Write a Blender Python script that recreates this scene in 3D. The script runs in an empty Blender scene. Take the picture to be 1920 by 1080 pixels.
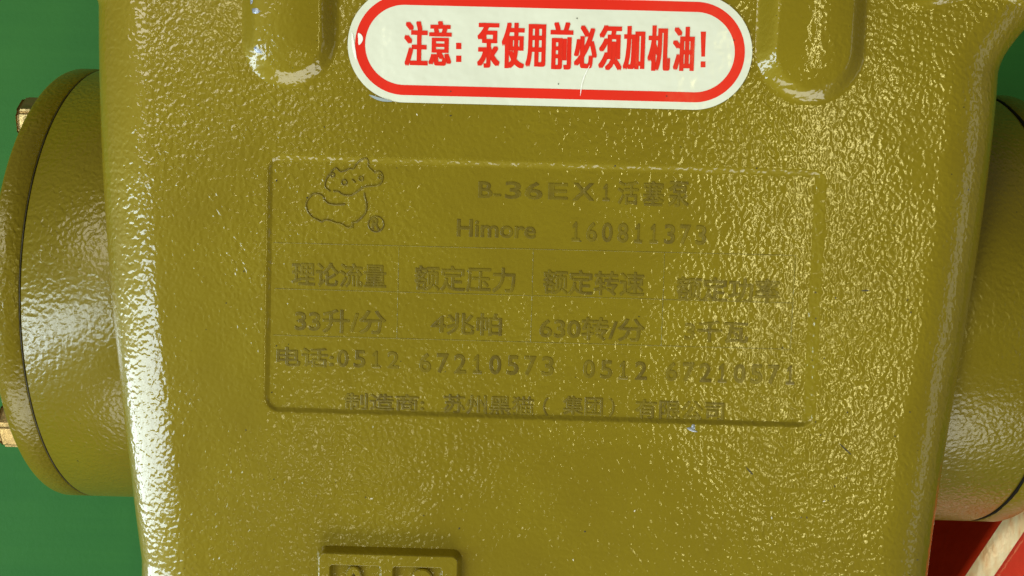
import bpy, bmesh, math, random
import numpy as np
from mathutils import Vector, Matrix

random.seed(4)
rng = np.random.default_rng(4)
SC = bpy.context.scene
COL = SC.collection
R_ = math.radians

# ------------------------------------------------------------------ camera
FPX = 2000.0            # focal length in pixels of the 1920 px wide photograph
DIST = 0.25
TILT = R_(3.9)
ROLL = R_(1.65)
cam_pos = Vector((0, DIST * math.sin(TILT), DIST * math.cos(TILT)))
cam_mat = (Matrix.Translation(cam_pos) @ Matrix.Rotation(-TILT, 4, 'X') @ Matrix.Rotation(ROLL, 4, 'Z'))
cd = bpy.data.cameras.new('camera')
cd.sensor_width = 36.0
cd.lens = 36.0 * FPX / 1920.0
cd.clip_start = 0.005
cd.clip_end = 50.0
cam = bpy.data.objects.new('camera', cd)
cam.matrix_world = cam_mat
COL.objects.link(cam)
SC.camera = cam

def W(px, py, z=0.0):
    """point of the plane at height z that a pixel of the photograph shows"""
    d = cam_mat.to_3x3() @ Vector(((px - 960) / FPX, -(py - 540) / FPX, -1.0))
    t = (z - cam_pos.z) / d.z
    return cam_pos + d * t

# ------------------------------------------------------------------ light: a workshop with windows and ceiling lamps
world = bpy.data.worlds.new('World')
SC.world = world
world.use_nodes = True
bgn = world.node_tree.nodes['Background']
bgn.inputs['Color'].default_value = (0.92, 0.96, 0.92, 1)
bgn.inputs['Strength'].default_value = 0.16

def area(name, loc, target, sx, sy, power, color):
    ld = bpy.data.lights.new(name, 'AREA')
    ld.shape = 'RECTANGLE'
    ld.size = sx
    ld.size_y = sy
    ld.energy = power
    ld.color = color
    o = bpy.data.objects.new(name, ld)
    o.location = loc
    d = (Vector(target) - Vector(loc)).normalized()
    o.rotation_euler = d.to_track_quat('-Z', 'Y').to_euler()
    COL.objects.link(o)
    return o

area('window_light_side', (-1.45, -0.45, 0.85), (0, 0, 0.1), 0.32, 2.1, 31, (0.72, 0.87, 1.0))
area('window_light_front', (0.1, -2.0, 1.05), (0, 0, 0), 3.0, 0.8, 43, (0.96, 0.98, 0.96))
area('window_light_far', (2.0, -0.20, 1.05), (0, 0, 0), 1.1, 0.45, 1.6, (0.96, 0.98, 0.96))
area('skylight_back', (-1.15, 0.78, 1.65), (0, 0, 0), 0.6, 0.9, 14, (1.0, 0.94, 0.80))
tube = area('ceiling_tube_near', (0.56, -0.06, 1.75), (0, 0, 0), 0.048, 0.84, 3.6, (1.0, 0.90, 0.36))
tube.rotation_euler = (0, R_(17), 0)
area('ceiling_lamp_back', (-0.50, 0.40, 1.75), (0, 0, 0), 0.12, 0.12, 0.55, (1.0, 0.90, 0.50))
area('ceiling_lamp_low', (-0.28, -0.46, 1.75), (0, 0, 0), 0.10, 0.10, 0.30, (1.0, 0.90, 0.50))

SC.view_settings.view_transform = 'Standard'
SC.view_settings.look = 'None'
SC.view_settings.exposure = 0.12
SC.view_settings.gamma = 1.0

# ------------------------------------------------------------------ materials
def mat_new(name):
    m = bpy.data.materials.new(name)
    m.use_nodes = True
    nt = m.node_tree
    b = nt.nodes['Principled BSDF']
    return m, nt, b

def nd(nt, kind, **kw):
    n = nt.nodes.new(kind)
    for k, v in kw.items():
        if k in n.inputs:
            n.inputs[k].default_value = v
        else:
            setattr(n, k, v)
    return n

def math_node(nt, op, a, b=None, c=None, clamp=False):
    n = nt.nodes.new('ShaderNodeMath')
    n.operation = op
    n.use_clamp = clamp
    for i, v in enumerate((a, b, c)):
        if v is None:
            continue
        if isinstance(v, (int, float)):
            n.inputs[i].default_value = v
        else:
            nt.links.new(v, n.inputs[i])
    return n.outputs[0]

def noise(nt, co, scale, detail=2.0, rough=0.5, dist=0.0):
    n = nd(nt, 'ShaderNodeTexNoise', Scale=scale, Detail=detail, Roughness=rough, Distortion=dist)
    nt.links.new(co, n.inputs['Vector'])
    return n.outputs['Fac']

def ramp(nt, fac, stops):
    r = nt.nodes.new('ShaderNodeValToRGB')
    cr = r.color_ramp
    while len(cr.elements) < len(stops):
        cr.elements.new(0.5)
    for e, (p, c) in zip(cr.elements, stops):
        e.position = p
        e.color = c if len(c) == 4 else (*c, 1)
    nt.links.new(fac, r.inputs['Fac'])
    return r.outputs['Color']

def paint(name, dark, light, peel=1.0, rough=0.08, speckle=True, worn=False, coat=0.85, spec=0.5):
    """thick gloss enamel over a sand casting: colour drifts softly, droplets of orange peel in the relief"""
    m, nt, b = mat_new(name)
    L = nt.links
    co = nt.nodes.new('ShaderNodeTexCoord').outputs['Object']
    c1 = noise(nt, co, 38, 4, 0.6)
    col = ramp(nt, c1, [(0.3, dark), (0.7, light)])
    if worn:                                   # the paint is thin in patches and the casting shows through
        wf = noise(nt, co, 130, 3, 0.6)
        col = ramp(nt, wf, [(0.36, dark), (0.60, light)])
    if speckle:
        sp = noise(nt, co, 900, 1, 0.5)
        k = math_node(nt, 'GREATER_THAN', sp, 0.815)
        mx = nd(nt, 'ShaderNodeMix', data_type='RGBA')
        L.new(k, mx.inputs['Factor'])
        L.new(col, mx.inputs[6])
        mx.inputs[7].default_value = (0.03, 0.024, 0.008, 1)
        col = mx.outputs[2]
    L.new(col, b.inputs['Base Color'])
    # two lobes: a soft sheen from the pigment layer, sharp glints from the clear top
    b.inputs['Roughness'].default_value = 0.42
    b.inputs['Specular IOR Level'].default_value = spec
    b.inputs['Specular Tint'].default_value = (0.95, 0.80, 0.16, 1)
    b.inputs['Coat Weight'].default_value = coat
    L.new(math_node(nt, 'MULTIPLY_ADD', noise(nt, co, 45, 3, 0.6), 0.14, rough - 0.05), b.inputs['Coat Roughness'])
    b.inputs['Coat IOR'].default_value = 1.5
    # relief: droplets of about a millimetre, stronger in some places than others
    where = math_node(nt, 'MULTIPLY_ADD', noise(nt, co, 20, 2, 0.5), 2.0, -0.36, clamp=True)
    st = nd(nt, 'ShaderNodeMapping')
    st.inputs['Scale'].default_value = (1.0, 0.88, 1.0)
    L.new(co, st.inputs['Vector'])
    h1 = noise(nt, st.outputs['Vector'], 960, 0.4, 0.4, 0.4)
    h2 = noise(nt, co, 1500, 1.0, 0.5, 0.0)
    h = math_node(nt, 'MULTIPLY_ADD', h2, 0.14, h1)
    h = math_node(nt, 'MULTIPLY', h, where)
    h = math_node(nt, 'MULTIPLY_ADD', noise(nt, co, 130, 1.5, 0.5), 0.6, h)
    bp = nd(nt, 'ShaderNodeBump', Strength=1.0, Distance=0.00020 * peel)
    L.new(h, bp.inputs['Height'])
    L.new(bp.outputs['Normal'], b.inputs['Normal'])
    L.new(bp.outputs['Normal'], b.inputs['Coat Normal'])
    return m

OLIVE_D = (0.160, 0.115, 0.0012)
OLIVE_L = (0.184, 0.137, 0.0018)
M_paint = paint('olive_enamel', OLIVE_D, OLIVE_L)
M_cap = paint('olive_enamel_cap', (0.132, 0.096, 0.0012), (0.152, 0.114, 0.0018), peel=1.5, rough=0.20, coat=0.6, spec=0.25)
M_letter = paint('olive_enamel_letters', (0.086, 0.060, 0.008), (0.134, 0.098, 0.004), peel=0.7, rough=0.22, speckle=False, worn=True, coat=0.45)
M_rule = paint('olive_enamel_rules', (0.105, 0.080, 0.005), (0.152, 0.118, 0.002), peel=1.0, rough=0.12, speckle=False, worn=True, coat=0.8)

def simple(name, col, rough=0.4, metal=0.0, bump=0.0, bscale=800, var=0.12):
    m, nt, b = mat_new(name)
    co = nt.nodes.new('ShaderNodeTexCoord').outputs['Object']
    f = noise(nt, co, bscale * 0.25, 4, 0.6)
    lo = tuple(c * (1 - var) for c in col)
    hi = tuple(min(1, c * (1 + var)) for c in col)
    nt.links.new(ramp(nt, f, [(0.3, lo), (0.7, hi)]), b.inputs['Base Color'])
    b.inputs['Roughness'].default_value = rough
    b.inputs['Metallic'].default_value = metal
    if bump:
        bp = nd(nt, 'ShaderNodeBump', Strength=1.0, Distance=bump)
        nt.links.new(noise(nt, co, bscale, 3, 0.6), bp.inputs['Height'])
        nt.links.new(bp.outputs['Normal'], b.inputs['Normal'])
    return m

M_gasket = simple('black_gasket', (0.008, 0.007, 0.004), 0.8)
M_seam = simple('painted_over_seam', (0.035, 0.028, 0.006), 0.6)
M_gasket.node_tree.nodes['Principled BSDF'].inputs['Specular IOR Level'].default_value = 0.1
M_sticker = simple('sticker_foil', (0.70, 0.72, 0.56), 0.16, bump=0.00045, bscale=90, var=0.05)
M_red_ink = simple('red_ink', (0.72, 0.022, 0.008), 0.2, bump=0.00010, bscale=120, var=0.05)
M_zinc = simple('yellow_zinc', (0.34, 0.235, 0.085), 0.36, 0.85, bump=0.0002, bscale=500, var=0.35)
M_chip = simple('bare_metal', (0.30, 0.33, 0.36), 0.35, 0.6, bump=0.0003, bscale=900, var=0.3)
M_dirt = simple('dark_grit', (0.035, 0.03, 0.015), 0.8)
M_fleck = simple('pale_fleck', (0.75, 0.70, 0.50), 0.4)

def floor_mat():
    m, nt, b = mat_new('green_floor_paint')
    L = nt.links
    tc = nt.nodes.new('ShaderNodeTexCoord').outputs['Object']
    mp = nd(nt, 'ShaderNodeMapping')
    mp.inputs['Scale'].default_value = (2.0, 60.0, 1.0)
    L.new(tc, mp.inputs['Vector'])
    st = noise(nt, mp.outputs['Vector'], 3.0, 4, 0.65)
    bl = noise(nt, tc, 9.0, 4, 0.6)
    f = math_node(nt, 'MULTIPLY_ADD', st, 0.28, math_node(nt, 'MULTIPLY', bl, 0.72))
    L.new(ramp(nt, f, [(0.35, (0.017, 0.104, 0.018)), (0.68, (0.028, 0.132, 0.022))]), b.inputs['Base Color'])
    b.inputs['Roughness'].default_value = 0.55
    b.inputs['Specular IOR Level'].default_value = 0.12
    bp = nd(nt, 'ShaderNodeBump', Strength=0.5, Distance=0.0002)
    L.new(noise(nt, tc, 400, 3, 0.6), bp.inputs['Height'])
    L.new(bp.outputs['Normal'], b.inputs['Normal'])
    return m
M_floor = floor_mat()

def red_mat():
    m, nt, b = mat_new('red_enamel')
    co = nt.nodes.new('ShaderNodeTexCoord').outputs['Object']
    nt.links.new(ramp(nt, noise(nt, co, 60, 4, 0.6), [(0.3, (0.62, 0.034, 0.012)), (0.7, (0.70, 0.044, 0.015))]), b.inputs['Base Color'])
    b.inputs['Roughness'].default_value = 0.22
    bp = nd(nt, 'ShaderNodeBump', Strength=1.0, Distance=0.0003)
    nt.links.new(noise(nt, co, 260, 3, 0.6), bp.inputs['Height'])
    nt.links.new(bp.outputs['Normal'], b.inputs['Normal'])
    return m
M_red = red_mat()

def glare_mat():
    m, nt, b = mat_new('painted_edge_glare')  # golden glare on the guard's ridge, put into the colour of a strip
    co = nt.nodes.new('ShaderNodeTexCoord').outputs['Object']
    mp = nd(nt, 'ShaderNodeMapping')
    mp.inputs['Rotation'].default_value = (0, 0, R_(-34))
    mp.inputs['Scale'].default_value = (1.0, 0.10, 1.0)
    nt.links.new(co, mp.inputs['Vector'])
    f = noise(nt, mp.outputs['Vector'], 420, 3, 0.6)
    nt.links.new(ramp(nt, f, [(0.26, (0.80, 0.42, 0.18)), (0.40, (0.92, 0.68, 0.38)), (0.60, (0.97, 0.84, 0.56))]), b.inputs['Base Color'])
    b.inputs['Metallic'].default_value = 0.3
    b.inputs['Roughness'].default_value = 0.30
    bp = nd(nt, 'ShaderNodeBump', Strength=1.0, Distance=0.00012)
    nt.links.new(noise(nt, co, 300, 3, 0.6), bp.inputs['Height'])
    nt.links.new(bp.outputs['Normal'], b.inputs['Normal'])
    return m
M_glare = glare_mat()

# ------------------------------------------------------------------ object helpers
def empty(name, loc, label, cat):
    o = bpy.data.objects.new(name, None)
    o.empty_display_size = 0.02
    COL.objects.link(o)
    o.location = loc
    o['label'] = label
    o['category'] = cat
    return o

def mesh_obj(name, verts, faces, mat, parent=None, smooth=True, label=None):
    me = bpy.data.meshes.new(name)
    me.from_pydata([tuple(v) for v in verts], [], [tuple(f) for f in faces])
    me.materials.append(mat)
    if smooth:
        me.polygons.foreach_set('use_smooth', [True] * len(me.polygons))
    me.update()
    return link(name, me, parent, label)

def world_of(o):
    m = Matrix.Translation(o.location)
    return m if o.parent is None else world_of(o.parent) @ o.matrix_parent_inverse @ m

def link(name, me, parent=None, label=None):
    o = bpy.data.objects.new(name, me)
    COL.objects.link(o)
    if parent:
        o.parent = parent
        o.matrix_parent_inverse = world_of(parent).inverted()
    if label:
        o['label'] = label
    return o

def grid_mesh(name, V, mat, parent, mask=None, label=None):
    """V: (ny, nx, 3) grid of points; mask: (ny-1, nx-1) faces kept"""
    ny, nx, _ = V.shape
    idx = np.arange(ny * nx).reshape(ny, nx)
    F = np.stack([idx[:-1, :-1], idx[:-1, 1:], idx[1:, 1:], idx[1:, :-1]], -1)
    F = F[mask] if mask is not None else F.reshape(-1, 4)
    used, inv = np.unique(F, return_inverse=True)
    F = inv.reshape(-1, 4).astype(np.int32)
    P = V.reshape(-1, 3)[used].astype(np.float32)
    me = bpy.data.meshes.new(name)
    me.vertices.add(len(P))
    me.vertices.foreach_set('co', P.ravel())
    me.loops.add(F.size)
    me.loops.foreach_set('vertex_index', F.ravel())
    me.polygons.add(len(F))
    me.polygons.foreach_set('loop_start', np.arange(0, F.size, 4, dtype=np.int32))
    me.polygons.foreach_set('loop_total', np.full(len(F), 4, dtype=np.int32))
    me.materials.append(mat)
    me.update(calc_edges=True)
    me.polygons.foreach_set('use_smooth', [True] * len(F))
    me.update()
    return link(name, me, parent, label)

def sstep(t):
    t = np.clip(t, 0, 1)
    return t * t * (3 - 2 * t)

# ------------------------------------------------------------------ the floor
fz = -0.170
fl = mesh_obj('floor', [(-3, -3, fz), (3, -3, fz), (3, 3, fz), (-3, 3, fz)], [(0, 1, 2, 3)], M_floor, smooth=False)
fl['kind'] = 'structure'

# ------------------------------------------------------------------ the pump
CX = 0.0074
pump = empty('piston_pump', (CX, 0, fz), 'olive enamelled cast iron pump with cast nameplate and warning sticker, on the green floor', 'pump')

# --- outline of the casing, read at the height where its rounded shoulders turn away
zs = -0.0076
RF = 0.0150         # width of the rounded shoulder
RFZ = 0.0092        # its height
Lp = [W(x, y, zs) for x, y in ((185, 10), (190, 140), (200, 400), (207, 540), (222, 690), (240, 810), (262, 1000), (270, 1080))]
Rp = [W(x, y, zs) for x, y in ((1872, 120), (1865, 200), (1850, 310), (1838, 420), (1822, 560), (1800, 670), (1775, 800), (1752, 960), (1738, 1080))]
def fit(P):
    ys = np.array([p.y for p in P]); xs = np.array([p.x for p in P])
    return np.polyfit(ys, xs, 3)
fL, fR = fit(Lp), fit(Rp)
Y0, Y1 = -0.084, 0.098    # finely meshed part of the face
def flare(y, yl=0.0635, w=0.016):
    # flange that closes the casing at the top
    return 0.013 * sstep((y - yl) / w)
def Lx(y):
    yc = np.clip(y, -0.07, 0.066)
    return np.polyval(fL, yc) - 0.0004 - flare(y)
def Rx(y):
    yc = np.clip(y, -0.07, 0.060)
    return np.polyval(fR, yc) + 0.0004 + flare(y, 0.0535, 0.024)

# --- features of the face
pl_tl, pl_tr, pl_br, pl_bl = W(500, 290), W(1551, 318), W(1527, 800), W(496, 774)
PX0, PX1 = (pl_tl.x + pl_bl.x) / 2, (pl_tr.x + pl_br.x) / 2
PY0, PY1 = (pl_bl.y + pl_br.y) / 2, (pl_tl.y + pl_tr.y) / 2
PD = 0.0007
def plate_depth(x, y):
    dl, dr, db, dt = x - PX0, PX1 - x, y - PY0, PY1 - y
    a = np.minimum(np.minimum(dl / 0.0011, dr / 0.0026), np.minimum(db / 0.0010, dt / 0.0015))
    r = 0.0040
    qx = np.abs(x - (PX0 + PX1) / 2) - ((PX1 - PX0) / 2 - r)
    qy = np.abs(y - (PY0 + PY1) / 2) - ((PY1 - PY0) / 2 - r)
    sd = np.hypot(np.maximum(qx, 0), np.maximum(qy, 0)) + np.minimum(np.maximum(qx, qy), 0) - r
    a = np.minimum(a, -sd / 0.0008)
    return -PD * (0.1 * sstep(a) + 0.9 * np.clip(a, 0, 1))

def lug(x, y, p, half, h):
    """raised rounded lug running off the top; p = centre of its rounded foot"""
    dx = x - (p.x + (y - p.y) * 0.0)
    dy = np.minimum(y - p.y, 0)
    d = half - np.hypot(dx, dy)
    # outer slope then a softly crowned top
    t = np.clip(d / (half * 0.50), 0, 1)
    prof = 0.62 * sstep(d / (half * 0.36)) + 0.38 * np.sin(np.clip(d / half, 0, 1) * math.pi / 2)
    ridge = 0.0 * np.exp(-((d - half * 0.45) / (half * 0.13)) ** 2)
    fall = 1 - 0.25 * np.exp(-((y - p.y) / 0.012)) 
    return h * (prof + ridge) * np.clip(fall, 0.5, 1)
LUG_L = W(541, 72, 0.002)
LUG_R = W(1523, 92, 0.002)
LUG_HL, LUG_HR = 0.0112, 0.0128

NW = [(rng.uniform(20, 95), rng.uniform(0, 2 * math.pi), rng.uniform(0, 2 * math.pi)) for _ in range(26)]
def waviness(x, y):
    s = np.zeros_like(x)
    for k, a, ph in NW:
        s += np.sin((x * math.cos(a) + y * math.sin(a)) * k * 2 * math.pi / 1.0 * 0.6 + ph) / k
    return s * 0.0005

def face_z(x, y):
    z = waviness(x, y)
    z = z + plate_depth(x, y)
    z = z + np.maximum(lug(x, y, LUG_L, LUG_HL, 0.0050), 0)
    z = z + np.maximum(lug(x, y, LUG_R, LUG_HR, 0.0054), 0)
    # cast step just under the closing flange at the very top
    z = z + 0.0018 * sstep((y - 0.0655 - 0.004 * np.exp(-((np.abs(x - CX) - 0.10) / 0.012) ** 2)) / 0.003) * sstep((np.abs(x - CX) - 0.080) / 0.012)
    return z

STEP = 0.00032
XL = max(Lx(np.linspace(Y0, Y1, 50))) + RF + 0.003
XR = min(Rx(np.linspace(Y0, Y1, 50))) - RF - 0.003
ys = np.concatenate([np.linspace(-0.175, Y0, 50)[:-1], np.arange(Y0, Y1, STEP)])
core = np.arange(XL, XR, STEP)
n_w, n_f, n_s = 6, 44, 34
cols = []
YY = ys
lx, rx = Lx(ys), Rx(ys)
zdeep = -0.150
for k in range(n_w):                      # left wall, from the floor side up, with a little draft
    t = k / n_w
    z = zdeep + (-RFZ - zdeep) * t
    cols.append((lx - 0.004 * (1 - t), np.full_like(ys, z), 0))
for k in range(n_f):
    a = (k / n_f) * math.pi / 2
    cols.append((lx + RF * (1 - math.cos(a)), np.full_like(ys, -RFZ + RFZ * math.sin(a)), 1 if k > 4 else 0))
for k in range(n_s):
    t = k / n_s
    cols.append((lx + RF + (XL - lx - RF) * t, np.zeros_like(ys), 1))
for x in core:
    cols.append((np.full_like(ys, x), np.zeros_like(ys), 1))
for k in range(n_s):
    t = (k + 1) / n_s
    cols.append((core[-1] + (rx - RF - core[-1]) * t, np.zeros_like(ys), 1))
for k in range(n_f):
    a = ((k + 1) / n_f) * math.pi / 2
    cols.append((rx - RF * (1 - math.sin(a)), np.full_like(ys, -RFZ + RFZ * math.cos(a)), 1 if k < n_f - 5 else 0))
for k in range(n_w):
    t = (k + 1) / n_w
    cols.append((rx + 0.004 * t, np.full_like(ys, -RFZ + (zdeep + RFZ) * t), 0))
X = np.stack([c[0] for c in cols], 1)
Z = np.stack([c[1] for c in cols], 1)
G = np.array([c[2] for c in cols])
Yg = np.repeat(ys[:, None], X.shape[1], 1)
Z = Z + face_z(X, Yg) * G[None, :]
V = np.stack([X, Yg, Z], -1)
_lo, _hi = V[:1].copy(), V[-1:].copy()           # end walls
_lo[..., 2] = zdeep; _hi[..., 2] = zdeep
V = np.concatenate([_lo, V, _hi])
X = V[..., 0]; Yg = V[..., 1]
xc = (X[:-1, :-1] + X[1:, 1:]) / 2
yc = (Yg[:-1, :-1] + Yg[1:, 1:]) / 2
in_plate = (xc > PX0 + 0.0011) & (xc < PX1 - 0.0026) & (yc > PY0 + 0.0010) & (yc < PY1 - 0.0008)
in_l = np.hypot(xc - LUG_L.x, np.minimum(yc - LUG_L.y, 0)) < LUG_HL
in_r = np.hypot(xc - LUG_R.x, np.minimum(yc - LUG_R.y, 0)) < LUG_HR
casing = grid_mesh('casing', V, M_paint, pump, mask=~(in_plate | in_l | in_r))
plate = grid_mesh('nameplate', V, M_paint, pump, mask=in_plate, label='recessed rectangular nameplate cast into the casing face')
grid_mesh('lug', V, M_paint, pump, mask=in_l, label='raised rounded lug left of the sticker, chipped along its edge')
grid_mesh('lug', V, M_paint, pump, mask=in_r, label='raised rounded lug right of the sticker')

def fz_at(x, y):
    return float(face_z(np.array([x]), np.array([y]))[0])

# ------------------------------------------------------------------ cast lettering
def text_data(body, extrude, bevel, offset=0.0, res=3):
    c = bpy.data.curves.new('t', 'FONT')
    c.body = body
    c.size = 1.0
    c.extrude = extrude
    c.bevel_depth = bevel
    c.bevel_resolution = 1
    c.resolution_u = res
    c.offset = offset
    o = bpy.data.objects.new('t', c)
    COL.objects.link(o)
    bpy.context.view_layer.update()
    me = bpy.data.meshes.new_from_object(o.evaluated_get(bpy.context.evaluated_depsgraph_get()))
    v = np.empty(len(me.vertices) * 3, dtype=np.float32)
    me.vertices.foreach_get('co', v)
    v = v.reshape(-1, 3)
    f = [tuple(p.vertices) for p in me.polygons]
    bpy.data.objects.remove(o)
    bpy.data.curves.remove(c)
    bpy.data.meshes.remove(me)
    return v, f

def fit_text(body, box, z0, height, bold=0.0, bevel=0.02, slope=None, res=3, follow=None, zfun=None):
    """box = x0,x1,y0,y1 in the photograph's pixels; returns verts, faces lying at height z0"""
    v, f = text_data(body, 0.02, bevel, bold, res)
    x0, x1, y0, y1 = box
    c = W((x0 + x1) / 2, (y0 + y1) / 2, z0)
    k = (cam_pos.z - z0) / FPX / math.cos(TILT)
    w, h = (x1 - x0) * k, (y1 - y0) * k
    if len(body) > 1:
        h -= (x1 - x0) * math.sin(ROLL) * k     # the box in the picture is wider for the tilt of the line
    mn, mxx = v.min(0), v.max(0)
    v = (v - (mn + mxx) / 2) / np.maximum(mxx - mn, 1e-6)
    out = np.empty_like(v)
    out[:, 0] = c.x + v[:, 0] * w
    out[:, 1] = c.y + v[:, 1] * h
    base = zfun(out[:, 0], out[:, 1]) if zfun else np.full(len(v), z0)
    out[:, 2] = base + v[:, 2] * height
    return out, f

def join(parts):
    V, F, n = [], [], 0
    for v, f in parts:
        V.append(np.asarray(v)); F += [tuple(i + n for i in p) for p in f]; n += len(v)
    return np.concatenate(V), F

plate_z = lambda x, y: face_z(np.asarray(x, float), np.asarray(y, float))
TH = 0.00030
def one_glyph(box, z0, height, zfun):
    """figure 1 with a flag and a foot"""
    x0, x1, y0, y1 = box
    out = [(-.5, -.5), (.5, -.5), (.5, -.38), (.12, -.38), (.12, .5), (-.05, .5), (-.42, .30), (-.42, .18), (-.12, .30), (-.12, -.38), (-.5, -.38)]
    c = W((x0 + x1) / 2, (y0 + y1) / 2, z0)
    k = PXK(z0)
    w, h = (x1 - x0) * k, (y1 - y0) * k
    n = len(out)
    V = []
    for lvl, inset in ((-0.5, 1.0), (0.25, 1.0), (0.5, 0.93)):
        for a, b in out:
            x, y = c.x + a * w * inset, c.y + b * h * inset
            V.append((x, y, float(zfun(np.array([x]), np.array([y]))[0]) + lvl * height))
    F = [tuple(range(2 * n, 3 * n))]
    for l in (0, 1):
        for i in range(n):
            j = (i + 1) % n
            F.append((l * n + i, l * n + j, (l + 1) * n + j, (l + 1) * n + i))
    return np.array(V), F
def PXK(z0):
    return (cam_pos.z - z0) / FPX / math.cos(TILT)
def figures(body, box):
    """evenly pitched figures along the sloping line"""
    x0, x1, y0, y1 = box
    n = len(body)
    pitch = (x1 - x0) / (n - 0.32)
    slope = math.tan(ROLL)
    hh = (y1 - y0) - (x1 - x0) * slope
    out = []
    for i, ch in enumerate(body):
        a = x0 + i * pitch
        top = y0 + (a - x0) * slope
        bx = (a, a + pitch * 0.68, top, top + hh)
        if ch == '1':
            bx = (a + pitch * 0.08, a + pitch * 0.58, top, top + hh)
        out.append((ch, bx))
    return out
def cast_line(items, label):
    ext = []
    for b_, bx_ in items:
        if len(b_) > 1 and b_.isdigit():
            ext += figures(b_, bx_)
        else:
            ext.append((b_, bx_))
    items = ext
    parts = [one_glyph(bx, -PD, TH, plate_z) if b == '1' else fit_text(b, bx, -PD, TH, bold=0.0, bevel=0.016, zfun=plate_z) for b, bx in items]
    v, f = join(parts)
    mesh_obj('raised_lettering', v, f, M_letter, plate, smooth=False, label=label)

cast_line([('B', (897, 923, 341, 371)), ('-', (925, 939, 364, 368)), ('3', (947, 977, 341, 373)), ('6', (984, 1017, 342, 374)),
           ('E', (1028, 1064, 344, 374)), ('X', (1074, 1114, 344, 376)), ('1', (1130, 1143, 345, 377)),
           ('活', (1158, 1197, 340, 384)), ('塞', (1205, 1245, 340, 386)), ('泵', (1253, 1292, 341, 388))], 'raised type designation in the top line of the nameplate')
cast_line([('Himore', (857, 1004, 411, 448)), ], 'raised latin name in the second line')
cast_line([('160811373', (1070, 1324, 416, 460))], 'raised serial number in the second line')
cast_line([('理论流量', (547, 724, 491, 542)), ('额定压力', (777, 966, 497, 550)), ('额定转速', (1018, 1208, 505, 557)), ('额定功率', (1268, 1461, 518, 570))],
          'raised column headings of the rating table')
cast_line([('33升/分', (553, 724, 578, 628)), ('4兆帕', (808, 941, 585, 631)), ('630转/分', (1011, 1209, 592, 642)), ('3千瓦', (1283, 1403, 600, 644))],
          'raised values of the rating table')
cast_line([('电话:', (518, 626, 650, 690)), ('0512', (632, 748, 656, 692)), ('67210573', (786, 1038, 662, 706)),
           ('0512', (1093, 1213, 675, 713)), ('67210571', (1248, 1493, 679, 722))], 'raised telephone numbers')
cast_line([('制造商:', (645, 796, 736, 772)), ('苏州黑猫', (831, 1001, 739, 780)), ('（', (1018, 1028, 745, 780)), ('集团', (1055, 1130, 742, 780)),
           ('）', (1142, 1152, 747, 782)), ('有限公司', (1190, 1358, 748, 790))], "raised maker's line at the foot of the nameplate")

# --- thin cast lines: table rules, emblem outline
def strip(pts, width, height, closed=False, zf=plate_z):
    """low ridge of triangular-round section along a polyline of world points"""
    P = [Vector((p[0], p[1], 0)) for p in pts]
    n = len(P)
    V, F = [], []
    for i, p in enumerate(P):
        a = P[i - 1] if (i > 0 or closed) else p
        b = P[(i + 1) % n] if (i < n - 1 or closed) else p
        t = (b - a).normalized()
        s = Vector((-t.y, t.x, 0))
        wv = width * random.uniform(0.85, 1.15)
        hv = height * random.uniform(0.8, 1.15)
        for u, hh in ((-0.5, -0.3), (-0.3, 0.75), (0, 1), (0.3, 0.75), (0.5, -0.3)):
            q = p + s * (u * wv)
            V.append((q.x, q.y, float(zf(np.array([q.x]), np.array([q.y]))[0]) + hh * hv))
    m = n if closed else n - 1
    for i in range(m):
        for k in range(4):
            a, b = i * 5 + k, ((i + 1) % n) * 5 + k
            F.append((a, b, b + 1, a + 1))
    return V, F

def line_px(a, b, n=40):
    return [W(a[0] + (b[0] - a[0]) * i / n, a[1] + (b[1] - a[1]) * i / n, -PD) for i in range(n + 1)]

rules = [((512, 455), (1491, 479)), ((515, 541), (1488, 568)), ((512, 628), (1482, 655)), ((1491, 479), (1482, 655)),
         ((748, 461), (744, 634)), ((1000, 468), (995, 641)), ((1246, 473), (1240, 648))]
v, f = join([strip(line_px(a, b), 0.00020, 0.00005) for a, b in rules])
mesh_obj('table_rules', v, f, M_rule, plate, label='thin raised rules of the rating table')

def catmull(pts, sub=5):
    out = []
    n = len(pts)
    for i in range(n - 1):
        p0, p1, p2, p3 = pts[max(i - 1, 0)], pts[i], pts[i + 1], pts[min(i + 2, n - 1)]
        for k in range(sub):
            t = k / sub
            out.append(tuple(0.5 * (2 * p1[j] + (p2[j] - p0[j]) * t + (2 * p0[j] - 5 * p1[j] + 4 * p2[j] - p3[j]) * t * t
                                    + (-p0[j] + 3 * p1[j] - 3 * p2[j] + p3[j]) * t ** 3) for j in (0, 1)))
    out.append(pts[-1])
    return out
K = 6.355
def em(pts, wdt=0.00052):
    q = [W(540 + x / K, 280 + y / K, -PD) for x, y in catmull(pts)]
    return strip(q, wdt, 0.00028)
def ring(cx, cy, r, wdt=0.0004, n=20):
    q = [W(540 + (cx + r * math.cos(a * 2 * math.pi / n)) / K, 280 + (cy + r * math.sin(a * 2 * math.pi / n)) / K, -PD) for a in range(n)]
    return strip(q, wdt, 0.00026, closed=True)
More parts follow.
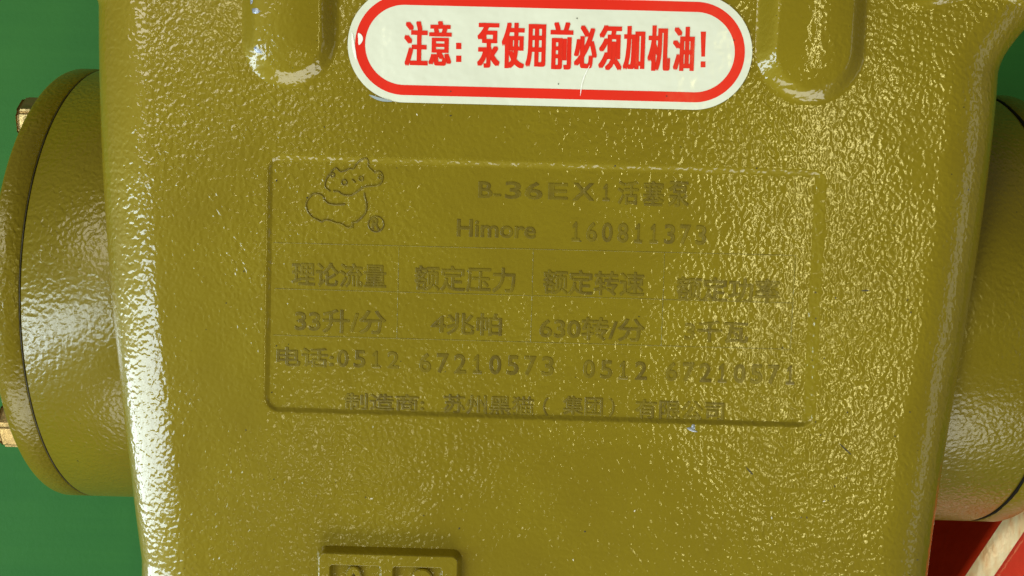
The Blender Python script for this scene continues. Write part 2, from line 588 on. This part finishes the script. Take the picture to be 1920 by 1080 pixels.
emb = [em([(430, 600), (415, 560), (370, 535), (310, 530), (265, 560), (225, 620), (215, 680), (240, 750), (290, 810), (370, 850), (400, 865),
           (440, 842), (500, 850), (580, 880), (640, 890), (700, 930), (745, 925), (780, 872), (815, 865), (880, 810), (920, 760), (935, 700), (930, 620), (912, 560), (910, 520)]),
       em([(430, 600), (480, 645), (560, 660), (680, 655)]),
       em([(540, 500), (600, 505), (640, 535), (700, 550), (760, 545)]),
       em([(500, 500), (450, 460), (440, 410), (465, 340), (495, 300), (530, 250), (575, 225), (620, 265), (680, 255), (730, 230), (775, 235), (815, 175), (870, 130), (935, 110), (958, 150), (955, 205), (1035, 280)], 0.00045),
       em([(1035, 280), (1090, 265), (1130, 320), (1110, 400), (1060, 430), (980, 440), (900, 450), (830, 500), (760, 545)], 0.00045),
       ring(670, 395, 32), ring(870, 350, 26), ring(530, 305, 24), ring(1095, 330, 22),
       em([(760, 360), (785, 378), (800, 395)]), em([(765, 870), (770, 935)], 0.0004)]
v, f = join(emb)
mesh_obj('emblem', v, f, M_letter, plate, label='raised outline emblem of a sitting cat')
rg = [ring(1048, 892, 92, 0.0004, 32), fit_text('R', (697, 713, 408, 431), -PD, TH, 0.01, zfun=plate_z)]
v, f = join(rg)
mesh_obj('registered_mark', v, f, M_letter, plate, label='small raised circled R')

# ------------------------------------------------------------------ date block at the lower edge
b_tl, b_tr = W(592, 1024, 0.0018), W(866, 1037, 0.0018)
BX0, BX1, BY1 = b_tl.x, b_tr.x, (b_tl.y + b_tr.y) / 2
BY0 = BY1 - 0.0165
def rrect(x, y, x0, x1, y0, y1, r):
    qx = np.abs(x - (x0 + x1) / 2) - ((x1 - x0) / 2 - r)
    qy = np.abs(y - (y0 + y1) / 2) - ((y1 - y0) / 2 - r)
    return np.hypot(np.maximum(qx, 0), np.maximum(qy, 0)) + np.minimum(np.maximum(qx, qy), 0) - r
c1a, c1b = W(619, 1055, 0.0018), W(716, 1057, 0.0018)
c2a, c2b = W(737, 1058, 0.0018), W(830, 1062, 0.0018)
CYT = (c1a.y + c2b.y) / 2
cells = [(c1a.x, c1b.x), (c2a.x, c2b.x)]
def block_z(x, y):
    d = -rrect(x, y, BX0, BX1, BY0, BY1, 0.0024)
    z = waviness(x, y) - 0.0006 + 0.0036 * sstep(d / 0.0015 + 0.25)
    for a, b in cells:
        dc = -rrect(x, y, a, b, BY0 + 0.0022, CYT, 0.0007)
        z = z - 0.0022 * sstep(dc / 0.0006)
    return z
bxs = np.arange(BX0 - 0.0009, BX1 + 0.0009, 0.00011)
bys = np.arange(BY0 - 0.0009, BY1 + 0.0009, 0.00011)
BXg, BYg = np.meshgrid(bxs, bys)
BV = np.stack([BXg, BYg, block_z(BXg, BYg)], -1)
block = grid_mesh('date_block', BV, M_paint, pump, label='small raised block with two sunk windows for cast figures')
def digit(box, body):
    v, f = fit_text(body, box, 0.0015, 0.0022, bold=0.02, bevel=0.06, zfun=lambda x, y: np.full(len(x), 0.0010), res=6)
    mesh_obj('figure', v, f, M_paint, block, smooth=False)
digit((647, 680, 1059, 1112), '0')
digit((772, 812, 1064, 1118), '9')

# ------------------------------------------------------------------ round end housings on both sides
AZ = -0.073
AY = W(1010, 553, AZ).y
AR = 0.0634
def revolve(name, prof, mat, parent, n=220, a0=0.0, a1=2 * math.pi, cy=None, cz=None, jitter=0.0, label=None, smooth=True, flat=False):
    """prof: list of (x, radius); turned about the horizontal axis of the pump"""
    cy = AY if cy is None else cy
    cz = AZ if cz is None else cz
    V = np.zeros((len(prof), n + 1, 3))
    for i, (x, r) in enumerate(prof):
        for k in range(n + 1):
            a = a0 + (a1 - a0) * k / n
            rr = r
            xx = x
            if jitter:
                w = math.sin(a * 31 + i) * 0.5 + math.sin(a * 57.3 + 1) * 0.3 + math.sin(a * 113 + i * 2) * 0.3
                xx = x + jitter * w * (1 if i % 2 else 0.6)
                rr = r + jitter * 0.4 * w
            V[i, k] = (xx, cy + rr * math.sin(a), cz + rr * math.cos(a))
    if prof[-1][0] < prof[0][0]:
        V = V[:, ::-1]
    o = grid_mesh(name, V, mat, parent, label=label)
    return o

for s in (-1, 1):
    xs_ = lambda d: CX + s * d
    side = 'left' if s < 0 else 'right'
    revolve('cylinder_housing', [(xs_(0.070), AR), (xs_(0.100), AR), (xs_(0.1269 if s < 0 else 0.1262), AR), (xs_(0.1272 if s < 0 else 0.1270), AR - 0.0003), (xs_(0.12735 if s < 0 else 0.1272), AR - 0.004)], M_cap, pump,
            label=f'{side} round housing beside the casing')
    gw = 0.00008 if s < 0 else 0.0004
    revolve('gasket', [(xs_(0.12745 - gw), AR - 0.003), (xs_(0.12745 - gw), AR - 0.0002), (xs_(0.12745 + gw), AR - 0.0001), (xs_(0.12745 + gw), AR - 0.003)], M_seam if s < 0 else M_gasket, pump,
            jitter=0.00011 if s < 0 else 0.0002, label=f'{side} black gasket line')
    g0 = 0.12755 if s < 0 else 0.1277
    prof = [(xs_(g0), AR - 0.004), (xs_(g0 + 0.00005), AR - 0.0004), (xs_(g0 + 0.0003), AR), (xs_(0.1340), AR), (xs_(0.1346), AR - 0.0002), (xs_(0.1349), AR - 0.0006), (xs_(0.1350), AR - 0.003), (xs_(0.1351), 0.030), (xs_(0.1351), 0.002)]
    revolve('end_cap', prof, M_cap, pump, label=f'{side} flanged end cap')

def bolt(ang, s):
    """hexagon head on the outer face of an end cap"""
    r = 0.0555
    cy, cz = AY + r * math.sin(ang), AZ + r * math.cos(ang)
    x0 = CX + s * 0.1350
    bm = bmesh.new()
    def disc(x, rad, n, rot=0.0):
        return [bm.verts.new((x, cy + rad * math.sin(rot + 2 * math.pi * k / n), cz + rad * math.cos(rot + 2 * math.pi * k / n))) for k in range(n)]
    def bridge(a, b):
        n = len(a)
        for k in range(n):
            bm.faces.new((a[k], a[(k + 1) % n], b[(k + 1) % n], b[k]))
    rot = 0.32 if ang > 0 else 0.1
    hexr = 0.0068
    a = disc(x0, hexr, 6, rot)
    b = disc(x0 + s * 0.0050, hexr, 6, rot)
    bridge(a, b)
    c = disc(x0 + s * 0.0056, hexr * 0.80, 6, rot)
    bridge(b, c)
    bm.faces.new(c)
    bmesh.ops.recalc_face_normals(bm, faces=bm.faces)
    bmesh.ops.bevel(bm, geom=[e for e in bm.edges], offset=0.0009, segments=3, affect='EDGES')
    me = bpy.data.meshes.new('bolt_head')
    bm.to_mesh(me); bm.free()
    me.materials.append(M_zinc)
    link('bolt_head', me, pump)
for ang in (R_(55), R_(-39)):
    for s in (-1,):
        bolt(ang, s)

# casting flash on the foot of the left cap
fp = W(126, 903, AZ + 0.012)
V, F = [], []
for k in range(14):
    a = R_(-90 - 22 + k * 2.2) 
    h = 0.0016 * max(0, math.sin(k / 13 * math.pi)) * (1 if k % 3 else 0.55)
    for x, rr in ((0.1285, 0.0), (0.1310, h), (0.1338, 0.0)):
        rad = AR - 0.0006 + rr
        V.append((CX - x, AY - rad * math.sin(-a) * 1.0, AZ + rad * math.cos(a)))
for k in range(13):
    for j in range(2):
        F.append((k * 3 + j, k * 3 + j + 1, k * 3 + j + 4, k * 3 + j + 3))
mesh_obj('casting_flash', V, F, M_cap, pump, label='rough ridge of casting flash under the left end cap')

# ------------------------------------------------------------------ warning sticker
s_l, s_r = W(757, 85), W(1305, 98)
mid = W(1031, 91.5)
ang = math.atan2((W(1340, 172) - W(740, 157)).y, (W(1340, 172) - W(740, 157)).x)
PXM = cam_pos.z / FPX / math.cos(TILT)
def sticker_z(x, y, up=0.0):
    x = np.asarray(x, float); y = np.asarray(y, float)
    d = capsule_sd(x, y, 1.0)
    lift = 0.00018 * sstep((np.abs(x - mid.x) - 0.036) / 0.012) * sstep(1 + d / 0.006)
    wr = 0.00003 * np.sin(x * 420 + y * 130) + 0.00003 * np.sin(x * 190 - y * 260 + 1)
    return 0.00025 + lift + wr + waviness(x, y) + up
ca, sa = math.cos(ang), math.sin(ang)
HX = 268 * PXM
def capsule_sd(x, y, k):
    u = (x - mid.x) * ca + (y - mid.y) * sa
    w = -(x - mid.x) * sa + (y - mid.y) * ca
    return np.hypot(np.maximum(np.abs(u) - HX, 0), w) - 105 * PXM
def capsule_pts(r, n=40, m=60):
    pts = []
    for k in range(n + 1):
        a = -math.pi / 2 + math.pi * k / n
        pts.append((HX + r * math.cos(a), r * math.sin(a)))
    for k in range(1, m):
        pts.append((HX - 2 * HX * k / m, r))
    for k in range(n + 1):
        a = math.pi / 2 + math.pi * k / n
        pts.append((-HX + r * math.cos(a), r * math.sin(a)))
    for k in range(1, m):
        pts.append((-HX + 2 * HX * k / m, -r))
    return [(mid.x + u * ca - w * sa, mid.y + u * sa + w * ca) for u, w in pts]
def capsule_sheet(name, radii, up, mat, parent, label, edge=True):
    rings = [capsule_pts(r) for r in radii]
    V, F = [], []
    n = len(rings[0])
    for rr in rings:
        xs = np.array([p[0] for p in rr]); yy = np.array([p[1] for p in rr])
        zz = sticker_z(xs, yy, up)
        V += list(zip(xs, yy, zz))
    if edge:
        V += [(x, y, z - 0.00006) for x, y, z in V[-n:]]
    for i in range(len(rings) - 1 + (1 if edge else 0)):
        for k in range(n):
            F.append((i * n + k, (i + 1) * n + k, (i + 1) * n + (k + 1) % n, i * n + (k + 1) % n))
    o = mesh_obj(name, V, F, mat, parent, label=label)
    bm = bmesh.new(); bm.from_mesh(o.data)
    bmesh.ops.remove_doubles(bm, verts=bm.verts, dist=1e-6)
    bm.to_mesh(o.data); bm.free()
    return o
sticker = capsule_sheet('warning_sticker', [k * 105 * PXM / 16 for k in range(17)], 0, M_sticker, pump,
                        'pale foil warning sticker with red border and red characters', edge=False)
capsule_sheet('printed_border', [r * PXM for r in (73, 79, 85, 91.5)], 0.00003, M_red_ink, sticker, None, edge=False)
glyphs = [('注', 758, 802, 40, 123), ('意', 804, 846, 40, 122), (':', 855, 865, 80, 116), ('泵', 895, 937, 44, 126), ('使', 941, 983, 43, 127),
          ('用', 986, 1023, 46, 125), ('前', 1032, 1074, 42, 129), ('必', 1077, 1119, 48, 127), ('须', 1123, 1166, 48, 131), ('加', 1169, 1209, 50, 130),
          ('机', 1215, 1257, 49, 132), ('油', 1262, 1302, 51, 132), ('!', 1313, 1325, 59, 125)]
glyphs = [q for q in glyphs if q[0] not in ':!']
for quads, in (([(855, 865, 80, 92), (855, 865, 104, 116)],), ([(1314, 1324, 59, 106), (1314, 1323, 115, 126)],)):
    V, F = [], []
    for x0, x1, y0, y1 in quads:
        n = len(V)
        t = 2.0 if y1 - y0 > 20 else 0
        for px, py in ((x0, y0), (x1, y0), (x1 - t, y1), (x0 + t * 0.6, y1)):
            p = W(px, py, 0.0005)
            V.append((p.x, p.y, float(sticker_z(p.x, p.y, 0.00004))))
        F.append((n + 3, n + 2, n + 1, n))
    mesh_obj('printed_character', V, F, M_red_ink, sticker, smooth=False)
for g, x0, x1, y0, y1 in glyphs:
    v0, f0 = text_data(g, 0.0, 0.0, 0.0, 4)
    c = W((x0 + x1) / 2, (y0 + y1) / 2, 0.0005)
    mn, mxx = v0.min(0), v0.max(0)
    v0 = (v0 - (mn + mxx) / 2) / np.maximum(mxx - mn, 1e-6)
    parts = []
    bw = 5.0 if g not in ':!' else 0.0
    for j, sh in enumerate((-0.5, 0.0, 0.5) if bw else (0.0,)):
        for jj, sv in enumerate((-0.5, 0.5) if bw else (0.0,)):
            u = v0[:, 0] * (x1 - x0 - bw) * PXM + sh * bw * PXM
            w = v0[:, 1] * (y1 - y0 - 2.5) * PXM + sv * 2.0 * PXM
            xx, yy = c.x + u * ca - w * sa, c.y + u * sa + w * ca
            zz = sticker_z(xx, yy, 0.00004 + 0.000012 * (j * 2 + jj))
            parts.append((np.stack([xx, yy, zz], 1), f0))
    v, f = join(parts)
    mesh_obj('printed_character', v, f, M_red_ink, sticker, smooth=False)

def scuff_or_painted_light(pts, w, mat, label):
    q = [W(x, y, 0.0004) for x, y in catmull(pts)]
    V = []
    for i, p in enumerate(q):
        t = (q[min(i + 1, len(q) - 1)] - q[max(i - 1, 0)]).normalized()
        ww = w * math.sin(math.pi * (i + 0.5) / len(q))
        for u in (-0.5, 0.5):
            x, y = p.x - t.y * ww * u, p.y + t.x * ww * u
            V.append((x, y, float(sticker_z(x, y, 0.00013))))
    F = [(2 * i, 2 * i + 1, 2 * i + 3, 2 * i + 2) for i in range(len(q) - 1)]
    mesh_obj('scuff_or_painted_light', V, F, mat, sticker, label=label)
M_bright = simple('pale_scratch_and_glint', (0.93, 0.92, 0.80), 0.12)  # for the pale scratch, and for glints painted on the left border and rim
scuff_or_painted_light([(1106, 122), (1097, 140), (1091, 158), (1088, 180)], 0.00030, M_bright, 'curved pale scratch across the sticker')
scuff_or_painted_light([(672, 62), (676, 72), (673, 84)], 0.0011, M_bright, 'painted glint on the left border')
scuff_or_painted_light([(660, 60), (663, 90), (668, 112)], 0.0007, M_bright, 'painted glint along the left rim')
M_edge = simple('sticker_shadow', (0.30, 0.36, 0.36), 0.4)  # grey sliver that paints the shade at the lifted lower left rim
scuff_or_painted_light([(692, 178), (712, 186), (735, 190)], 0.0007, M_edge, 'painted grey shade of the lifted rim at the lower left')
for px, py in ((1082, 34), (1047, 157), (845, 171), (1250, 180), (1376, 75)):
    scuff_or_painted_light([(px - 1.2, py), (px, py + 0.3), (px + 1.2, py)], 0.0003, M_dirt, None)

# ------------------------------------------------------------------ chips, grit and flecks
def blob(name, px, py, w, h, mat, rise=0.0002, rot=0.0, parent=pump, z=0.0, label=None, n=9):
    c = W(px, py, z)
    V = [(c.x, c.y, fz_at(c.x, c.y) + rise)]
    for k in range(n):
        a = 2 * math.pi * k / n
        r = random.uniform(0.7, 1.15)
        u, q = math.cos(a) * w / 2 * r, math.sin(a) * h / 2 * r
        x, y = c.x + u * math.cos(rot) - q * math.sin(rot), c.y + u * math.sin(rot) + q * math.cos(rot)
        V.append((x, y, fz_at(x, y) + 0.00003))
    F = [(0, 1 + k, 1 + (k + 1) % n) for k in range(n)]
    return mesh_obj(name, V, F, mat, parent, label=label)
for px, py, w, h, rot in ((487, 97, 0.0028, 0.0011, -0.6), (486, 25, 0.0022, 0.0014, -0.2), (477, 3, 0.0010, 0.0022, 0.0), (1298, 806, 0.0030, 0.0009, -0.35), (1300, 800, 0.0009, 0.0014, 0.1)):
    blob('paint_chip', px, py, w, h, M_chip, 0.00025, rot, label='bare metal chip in the olive paint')
for k in range(34):
    px, py = random.choice([(random.uniform(320, 1700), random.uniform(180, 1070)), (random.uniform(1500, 1740), random.uniform(350, 1070))])
    blob('grit_speck', px, py, random.uniform(0.00025, 0.0006), random.uniform(0.0002, 0.0004), M_dirt, 0.00015, random.uniform(0, 3))
for px, py in ((782, 215), (1447, 971), (1545, 940), (1190, 958), (1075, 1050), (697, 935)):
    blob('pale_fleck', px, py, 0.0006, 0.0003, M_fleck, 0.0002, random.uniform(0, 3))
for px, py, l, rot in ((1585, 842, 0.0048, -0.72), (1405, 883, 0.0030, -0.8), (1622, 545, 0.0020, 0.1), (845, 217, 0.0006, 0)):
    blob('scratch', px, py, l, 0.00035, M_dirt, 0.00006, rot)

# ------------------------------------------------------------------ red machine guard under the right end cap
guard_root = None
gz = -0.095
ga, gb = W(1925, 962, gz), W(1842, 1085, gz)
gd = (gb - ga).normalized()
gn = Vector((-gd.y, gd.x, 0))
if gn.x < 0:
    gn = -gn                              # points right, away from the casing
mid_g = (ga + gb) / 2
prof = []                                 # (offset along gn, z)
prof.append((-0.013, fz + 0.001))
prof.append((-0.012, fz + 0.010))
for k in range(9):                        # a shallow pressed bead in the side wall
    t = k / 8
    prof.append((-0.0115 - 0.0018 * math.sin(t * math.pi), fz + 0.024 + 0.014 * t))
def arc(p, a0, a1, r, n):
    """points of a convex arc whose outward tilt runs from a0 to a1 degrees"""
    out = []
    o_, z = p
    for k in range(1, n + 1):
        ta, tb = R_(a0 + (a1 - a0) * (k - 1) / n), R_(a0 + (a1 - a0) * k / n)
        ds = r * abs(tb - ta); tm = (ta + tb) / 2
        o_ += ds * math.cos(tm); z += ds * math.sin(tm)
        out.append((o_, z))
    return out
A1 = arc((0, 0), 86, 36, 0.0035, 8)
A2 = arc(A1[-1], 36, 26, 0.0070 / R_(10), 6)
A3 = arc(A2[-1], 26, 0, 0.0035, 6)
cx_, cz_ = A2[3]
sh = lambda L_: [(o_ - cx_, z - cz_ + gz) for o_, z in L_]
prof.append((0 - cx_, gz - cz_))
prof += sh(A1)
glare_prof = sh([A1[-1]] + A2)
prof += sh(A2)
prof += sh(A3)
for k in range(1, 8):
    prof.append((prof[-1][0] + 0.012, prof[-1][1] - 0.0003))
def sweep(pf, lift=0.0):
    GV = np.zeros((len(pf), 60, 3))
    for i, (o_, z) in enumerate(pf):
        for k in range(60):
            p = mid_g + gd * (-0.14 + 0.30 * k / 59) + gn * (o_ - lift * 0.5)
            GV[i, k] = (p.x, p.y, z + lift)
    return GV[:, ::-1]

gp = mid_g
guard = empty('red_guard', (gp.x, gp.y, fz), 'glossy red sheet metal guard with a golden glare painted along its edge under the right end cap', 'guard')
grid_mesh('panel', sweep(prof), M_red, guard, label='glossy red panel')
grid_mesh('edge_glare', sweep(glare_prof, 0.00015), M_glare, guard, label='golden glare of the ridge, painted as a strip')
